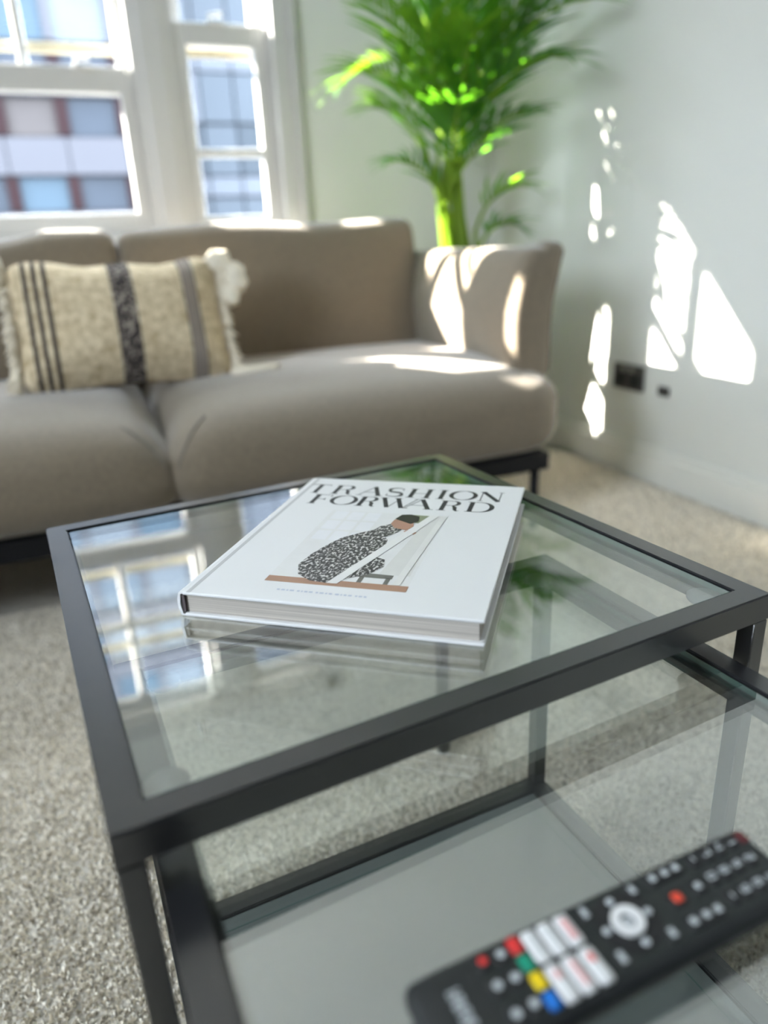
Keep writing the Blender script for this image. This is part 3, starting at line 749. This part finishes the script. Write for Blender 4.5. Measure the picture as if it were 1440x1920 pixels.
# ================================================================== STRIPED LUMBAR CUSHION
def pillow_mat():
    m = bpy.data.materials.new('cream_boucle_stripes'); m.use_nodes = True
    nt = m.node_tree; b = nt.nodes['Principled BSDF']; tc = nt.nodes.new('ShaderNodeTexCoord')
    sx = nt.nodes.new('ShaderNodeSeparateXYZ'); nt.links.new(tc.outputs['Object'], sx.inputs[0])
    noi = nt.nodes.new('ShaderNodeTexNoise'); noi.inputs['Scale'].default_value = 55; noi.inputs['Detail'].default_value = 4
    nt.links.new(tc.outputs['Object'], noi.inputs['Vector'])
    base = nt.nodes.new('ShaderNodeValToRGB'); base.color_ramp.elements[0].color = (0.40, 0.31, 0.19, 1); base.color_ramp.elements[1].color = (0.72, 0.61, 0.43, 1)
    base.color_ramp.elements[0].position = 0.3; base.color_ramp.elements[1].position = 0.65
    nt.links.new(noi.outputs['Fac'], base.inputs[0])
    cur = base.outputs[0]
    def M(op, a, b_=None, v=None):
        n = nt.nodes.new('ShaderNodeMath'); n.operation = op
        if hasattr(a, 'links'): nt.links.new(a, n.inputs[0])
        else: n.inputs[0].default_value = a
        if b_ is not None:
            if hasattr(b_, 'links'): nt.links.new(b_, n.inputs[1])
            else: n.inputs[1].default_value = b_
        return n.outputs[0]
    def band(x0, hw, col, speck=None):
        nonlocal cur
        d_ = M('LESS_THAN', M('ABSOLUTE', M('SUBTRACT', sx.outputs[0], x0)), hw)
        mx = nt.nodes.new('ShaderNodeMix'); mx.data_type = 'RGBA'
        if speck:
            n2 = nt.nodes.new('ShaderNodeTexVoronoi'); n2.inputs['Scale'].default_value = 95; nt.links.new(tc.outputs['Object'], n2.inputs['Vector'])
            d_ = M('MULTIPLY', d_, M('LESS_THAN', n2.outputs['Distance'], speck))
        nt.links.new(d_, mx.inputs[0]); nt.links.new(cur, mx.inputs[6]); mx.inputs[7].default_value = (*col, 1)
        cur = mx.outputs[2]
    dark = (0.035, 0.03, 0.033)
    band(0.005, 0.029, (0.30, 0.26, 0.22)); band(0.005, 0.028, (0.05, 0.042, 0.04), 0.62)
    for x in (-0.228, -0.204, -0.180): band(x, 0.0058, dark)
    band(0.182, 0.020, (0.34, 0.29, 0.25))
    for x in (0.165, 0.182, 0.199): band(x, 0.0028, (0.10, 0.085, 0.08))
    nt.links.new(cur, b.inputs['Base Color']); b.inputs['Roughness'].default_value = 1.0; b.inputs['Specular IOR Level'].default_value = 0.1
    bp_ = nt.nodes.new('ShaderNodeBump'); bp_.inputs['Strength'].default_value = 0.8; bp_.inputs['Distance'].default_value = 0.006
    nt.links.new(noi.outputs['Fac'], bp_.inputs['Height']); nt.links.new(bp_.outputs['Normal'], b.inputs['Normal'])
    return m
cush = empty('lumbar_cushion', (0.088, 1.975, 0.606)); cush.scale = (SK, SK, SK); cush.rotation_euler = (R(-26), R(1.5), R(2))
tag(cush, 'cream lumbar cushion with dark woven stripes and tufted ends on the sofa', 'cushion')
def fnp(x, y, z, a, b, c):
    e = max(abs(a), 0)**4; g_ = max(abs(c), 0)**3
    y *= (1-0.72*max(e, g_))
    z += 0.020*(a*a)*(1 if c > 0 else -1)*abs(c)       # corners pulled up
    x += 0.012*(c*c)*(1 if a > 0 else -1)*abs(a)
    z += 0.006*math.sin(a*9+1)*max(0, c)
    return (x, y, z)
v, f = rbox_data(0.54, 0.16, 0.335, 0.06, 18, (0, 0.015, 0), fnp)
link('cover', v, f, pillow_mat(), cush, True)
M_fluff = mat('cream_wool_tuft', (0.80, 0.73, 0.60), 1.0, var=0.15, scale=60, spec=0.05)
for s_ in (-1, 1):
    o = MB()
    for i in range(260):
        t = random.random()*2-1
        z = t*0.185; x = s_*(0.275+0.012*t*t); y = random.uniform(-0.02, 0.02)
        big = abs(t)**4
        ln = random.uniform(0.02, 0.038)+0.035*big*random.random()
        dx = s_*random.uniform(0.3, 1.0); dz = random.uniform(-0.8, 0.5)+(1.0*t*big); dy = random.uniform(-0.9, 0.4)
        d_ = Vector((dx, dy, dz)).normalized()*ln
        p0 = Vector((x-s_*0.008, y, z)); p1 = p0+d_*0.6; p2 = p0+d_+Vector((0, -0.004, -0.012))
        o.tube([p0, p1, p2], [0.0045, 0.0042, 0.0015], 5)
    fo = o.build('fringe', M_fluff, cush, True); fo['kind'] = 'stuff'
# two big corner tassels on the visible end
for (cx, cy, cz, sx, sy, sz) in ((0.285, -0.01, 0.165, 0.075, 0.06, 0.065), (0.325, -0.02, 0.115, 0.065, 0.06, 0.085), (0.305, -0.02, 0.06, 0.05, 0.05, 0.06), (0.325, -0.05, -0.180, 0.13, 0.05, 0.035)):
    def ft(x, y, z, a, b, c):
        k = 1+0.16*math.sin(a*7+cx*90)*math.sin(c*6+1)+0.1*math.sin(b*9)
        return (x*k, y*k, z*k)
    v, f = rbox_data(sx, sy, sz, min(sx, sy, sz)/2, 7, (0, 0, 0), ft)
    o = link('tassel', [(a+cx, b+cy, c+cz) for a, b, c in v], f, M_fluff, cush, True)

# ================================================================== POTTED PALM
def leaf_mat(name, col, tcol):
    m = bpy.data.materials.new(name); m.use_nodes = True
    nt = m.node_tree; nt.nodes.clear(); out = nt.nodes.new('ShaderNodeOutputMaterial')
    tc = nt.nodes.new('ShaderNodeTexCoord'); n = nt.nodes.new('ShaderNodeTexNoise'); n.inputs['Scale'].default_value = 6
    nt.links.new(tc.outputs['Object'], n.inputs['Vector'])
    mx = nt.nodes.new('ShaderNodeMix'); mx.data_type = 'RGBA'; mx.inputs[6].default_value = (*[c*0.8 for c in col], 1); mx.inputs[7].default_value = (*[min(1, c*1.2) for c in col], 1)
    nt.links.new(n.outputs['Fac'], mx.inputs[0])
    p = nt.nodes.new('ShaderNodeBsdfPrincipled'); p.inputs['Roughness'].default_value = 0.4; p.inputs['Specular IOR Level'].default_value = 0.4
    nt.links.new(mx.outputs[2], p.inputs['Base Color'])
    t = nt.nodes.new('ShaderNodeBsdfTranslucent'); t.inputs['Color'].default_value = (*tcol, 1)
    ms = nt.nodes.new('ShaderNodeMixShader'); ms.inputs[0].default_value = 0.42
    nt.links.new(p.outputs[0], ms.inputs[1]); nt.links.new(t.outputs[0], ms.inputs[2]); nt.links.new(ms.outputs[0], out.inputs['Surface'])
    return m
M_leaf = leaf_mat('palm_leaf', (0.030, 0.11, 0.018), (0.16, 0.50, 0.02))
M_leaf_y = leaf_mat('lime_palm_leaf', (0.06, 0.17, 0.018), (0.30, 0.62, 0.02))
M_stem = leaf_mat('palm_stem', (0.22, 0.36, 0.04), (0.50, 0.66, 0.03))
palm = tag(empty('potted_palm', (1.43*0.955, 2.55*0.955, 0)), 'tall green potted palm standing between sofa and right wall', 'plant')
PK = 0.955
PO = Vector((1.43*PK, 2.55*PK, 0))
CP = Vector((0, 0, 0.7614))
pot = MB().lathe([(0.085, 0.0), (0.10, 0.005), (0.128, 0.24), (0.135, 0.25), (0.135, 0.275), (0.122, 0.275), (0.118, 0.24)], (0, 0, 0), 32).build('pot', mat('grey_ceramic_pot', (0.30, 0.30, 0.29), 0.5), palm, True)
MB().lathe([(0.117, 0.235), (0.06, 0.245), (0.01, 0.248)], (0, 0, 0), 20).build('soil', mat('potting_soil', (0.04, 0.028, 0.02), 1.0, var=0.4, scale=80), palm)
# leaflet template along +x, length 1, gently folded and drooping
NL = 5
lv = []; lf = []
for i in range(NL+1):
    t = i/NL; w = 0.5*math.sin(math.pi*min(1, t*0.92+0.10))**0.8*(1 if t < 0.98 else 0.05)
    zc = -0.28*t*t
    lv += [(t, w*0.14, zc+0.03*w), (t, 0, zc), (t, -w*0.14, zc+0.03*w)]
    if i:
        a = (i-1)*3; b_ = i*3
        lf += [(a, a+1, b_+1, b_), (a+1, a+2, b_+2, b_+1)]
def leaf_mesh(m, nm):
    me = bpy.data.meshes.new(nm); me.from_pydata(lv, [], lf); me.materials.append(m)
    me.polygons.foreach_set('use_smooth', [True]*len(me.polygons)); me.update(); return me
ME_LEAF = [leaf_mesh(M_leaf, 'leaflet'), leaf_mesh(M_leaf_y, 'leaflet')]
fronds = [  # root, control, tip, leaflet length, yellow-green leaf?
    ((1.27, 2.50, 0.95), (1.10, 2.48, 1.42), (0.88, 2.45, 1.25), 0.16, 1),
    ((1.27, 2.50, 0.98), (1.16, 2.45, 1.40), (0.98, 2.40, 1.46), 0.17, 1),
    ((1.27, 2.50, 1.00), (1.22, 2.52, 1.50), (1.13, 2.50, 1.70), 0.20, 0),
    ((1.28, 2.49, 1.00), (1.28, 2.45, 1.50), (1.24, 2.38, 1.76), 0.20, 0),
    ((1.28, 2.49, 1.00), (1.33, 2.42, 1.48), (1.35, 2.28, 1.66), 0.20, 0),
    ((1.29, 2.48, 1.00), (1.36, 2.36, 1.45), (1.44, 2.15, 1.50), 0.20, 0),
    ((1.29, 2.48, 1.00), (1.38, 2.30, 1.46), (1.50, 2.02, 1.40), 0.19, 0),
    ((1.29, 2.48, 0.98), (1.37, 2.28, 1.34), (1.44, 2.06, 1.26), 0.17, 0),
    ((1.29, 2.48, 0.92), (1.36, 2.36, 1.15), (1.40, 2.20, 1.14), 0.14, 0),
    ((1.26, 2.50, 0.86), (1.15, 2.48, 1.08), (1.03, 2.45, 1.02), 0.10, 0),
    ((1.33, 2.48, 0.80), (1.40, 2.38, 0.98), (1.48, 2.30, 0.93), 0.11, 1),
    ((1.34, 2.48, 0.74), (1.40, 2.38, 0.86), (1.46, 2.30, 0.80), 0.10, 0),
    ((1.27, 2.49, 0.98), (1.18, 2.40, 1.32), (1.11, 2.30, 1.37), 0.16, 1),
    ((1.28, 2.49, 0.98), (1.25, 2.36, 1.30), (1.22, 2.20, 1.35), 0.16, 1),
    ((1.27, 2.50, 0.92), (1.14, 2.54, 1.24), (1.02, 2.55, 1.20), 0.13, 1),
    ((1.28, 2.49, 0.92), (1.24, 2.38, 1.16), (1.20, 2.26, 1.17), 0.13, 0),
    ((1.29, 2.49, 0.98), (1.36, 2.38, 1.36), (1.42, 2.22, 1.40), 0.18, 0),
    ((1.28, 2.50, 1.00), (1.30, 2.52, 1.44), (1.34, 2.56, 1.62), 0.18, 0),
]
n_leaf = 0; n_single = 0
extra = {0: MB(), 1: MB()}
for fi, (p0, p1, p2, ll, yg) in enumerate(fronds):
    p0, p1, p2 = [CP+(Vector(p)-CP)*PK-PO for p in (p0, p1, p2)]
    B = lambda t: p0*(1-t)**2+p1*2*t*(1-t)+p2*t*t
    D = lambda t: ((p1-p0)*(1-t)+(p2-p1)*t).normalized()
    base = Vector((random.uniform(-0.05, 0.05), random.uniform(-0.05, 0.05), 0.24))
    p0 = p0+Vector((random.uniform(-0.045, 0.045), random.uniform(-0.03, 0.03), 0)); low = [base, base.lerp(p0, 0.5)+Vector((-0.02+random.uniform(-0.03, 0.03), 0, 0.04))]
    fr_ = MB().tube(low+[B(i/10) for i in range(11)], [0.013, 0.011, 0.008]+[0.0065*(1-i/12) for i in range(10)], 7).build('frond', M_stem, palm, True)
    n = 16 if ll > 0.12 else 11
    for i in range(n):
        t = 0.22+0.78*(i+0.5)/n
        T = D(t); pos = B(t)
        side = T.cross(Vector((0, 0, 1)))
        if side.length < 1e-3: side = Vector((1, 0, 0))
        side.normalize(); up = side.cross(T)
        for s_ in (-1, 1):
            ang = R(58-30*t+random.uniform(-7, 7))
            d_ = (T*math.cos(ang)+side*s_*math.sin(ang)+up*random.uniform(0.05, 0.3)).normalized()
            L_ = ll*(0.55+0.9*math.sin(math.pi*min(1, 0.15+t*0.8)))*random.uniform(0.85, 1.1)
            zax = (up-d_*up.dot(d_)).normalized(); yax = zax.cross(d_)
            Mx = Matrix.Translation(pos) @ Matrix((( d_.x, yax.x, zax.x, 0), (d_.y, yax.y, zax.y, 0), (d_.z, yax.z, zax.z, 0), (0, 0, 0, 1))) @ Matrix.Diagonal((L_, 0.07*random.uniform(0.9, 1.3)+L_*0.12, L_, 1))
            # keep foliage inside the room
            tipw = Mx @ Vector((1, 0, -0.28)) + PO
            if tipw.x > WX-0.02 or tipw.y > YB-0.02: continue
            if n_single < 300 and n_leaf % 5 != 4:
                n_single += 1
                o = bpy.data.objects.new('leaflet', ME_LEAF[yg]); C.objects.link(o); o.parent = fr_; o.matrix_local = Mx
            else:
                extra[yg].add([Mx @ Vector(q) for q in lv], lf)
            n_leaf += 1
for yg, m in ((0, M_leaf), (1, M_leaf_y)):
    if extra[yg].v: extra[yg].build('small_leaflets', m, palm, True)['kind'] = 'stuff'

# ================================================================== WALL SOCKETS
so = tag(empty('wall_socket', (WX, 1.89, 0.323)), 'dark double wall socket with two rocker switches on the right wall', 'socket')
MB().box(-0.009, -0.0003, -0.0715, 0.0715, -0.041, 0.041, 0.002).build('plate', M_socket, so)
for s_ in (-1, 1):
    MB().box(-0.0105, -0.008, s_*0.036-0.024, s_*0.036+0.024, -0.03, 0.012, 0.001).build('outlet', M_sockin, so)
    MB().box(-0.013, -0.008, s_*0.018-0.009, s_*0.018+0.009, 0.016, 0.034, 0.002).build('rocker_switch', M_switch, so)
s2 = tag(empty('aerial_socket', (WX, 1.728, 0.300)), 'small dark aerial socket low on the right wall', 'socket')
MB().box(-0.008, -0.0003, -0.022, 0.022, -0.014, 0.016, 0.002).build('plate', M_socket, s2)
MB().tube([(-0.0075, 0, 0.0), (-0.016, 0, 0.0)], 0.007, 12).build('connector', M_sockin, s2, True)

# ================================================================== CARPET PILE
def pile_mat():
    m = bpy.data.materials.new('carpet_pile'); m.use_nodes = True
    nt = m.node_tree; b = nt.nodes['Principled BSDF']; g = nt.nodes.new('ShaderNodeNewGeometry')
    cr = nt.nodes.new('ShaderNodeValToRGB'); e = cr.color_ramp.elements
    e[0].position = 0.0; e[0].color = (0.46, 0.41, 0.34, 1); e[1].position = 0.35; e[1].color = (0.92, 0.865, 0.76, 1)
    nt.links.new(g.outputs['Random Per Island'], cr.inputs[0]); nt.links.new(cr.outputs[0], b.inputs['Base Color'])
    b.inputs['Roughness'].default_value = 1.0; b.inputs['Specular IOR Level'].default_value = 0.05
    return m
def pile(n, x0, x1, y0, y1, h, w):
    x = rng.uniform(x0, x1, n); y = rng.uniform(y0, y1, n); a = rng.uniform(0, 2*np.pi, n); ln = rng.uniform(0.7, 1.2, n)*h
    ta = rng.uniform(0, 2*np.pi, n); tl = rng.uniform(0.1, 0.6, n)*h
    V = np.zeros((n, 5, 3)); cx, cy = np.cos(a), np.sin(a)
    V[:, 0] = np.stack([x-cx*w/2, y-cy*w/2, np.zeros(n)], 1); V[:, 1] = np.stack([x+cx*w/2, y+cy*w/2, np.zeros(n)], 1)
    mx_, my_ = x+np.cos(ta)*tl*0.4, y+np.sin(ta)*tl*0.4
    V[:, 2] = np.stack([mx_+cx*w*0.55, my_+cy*w*0.55, ln*0.7], 1); V[:, 3] = np.stack([mx_-cx*w*0.55, my_-cy*w*0.55, ln*0.7], 1)
    V[:, 4] = np.stack([x+np.cos(ta)*tl, y+np.sin(ta)*tl, ln], 1)
    return V
V = np.concatenate([pile(190000, -0.75, 0.6, 0.05, 1.7, 0.0052, 0.0036), pile(90000, 0.6, 1.60, 0.3, 2.2, 0.0055, 0.0042)])
n = len(V)
me = bpy.data.meshes.new('carpet_pile')
me.vertices.add(n*5); me.vertices.foreach_set('co', V.reshape(-1))
idx = np.arange(n)[:, None]*5
loops = np.concatenate([idx+np.array([[0, 1, 2, 3]]), idx+np.array([[3, 2, 4]])], 1).reshape(-1)
me.loops.add(len(loops)); me.loops.foreach_set('vertex_index', loops.astype(np.int32))
me.polygons.add(n*2)
tot = np.tile(np.array([4, 3]), n); st = np.concatenate([[0], np.cumsum(tot)[:-1]])
me.polygons.foreach_set('loop_start', st.astype(np.int32)); me.polygons.foreach_set('loop_total', tot.astype(np.int32))
me.update(calc_edges=True); me.validate()
me.materials.append(pile_mat())
po = bpy.data.objects.new('carpet_pile', me); C.objects.link(po)
tag(po, 'short tufted pile of the grey-beige carpet under the tables', 'carpet', kind='stuff')
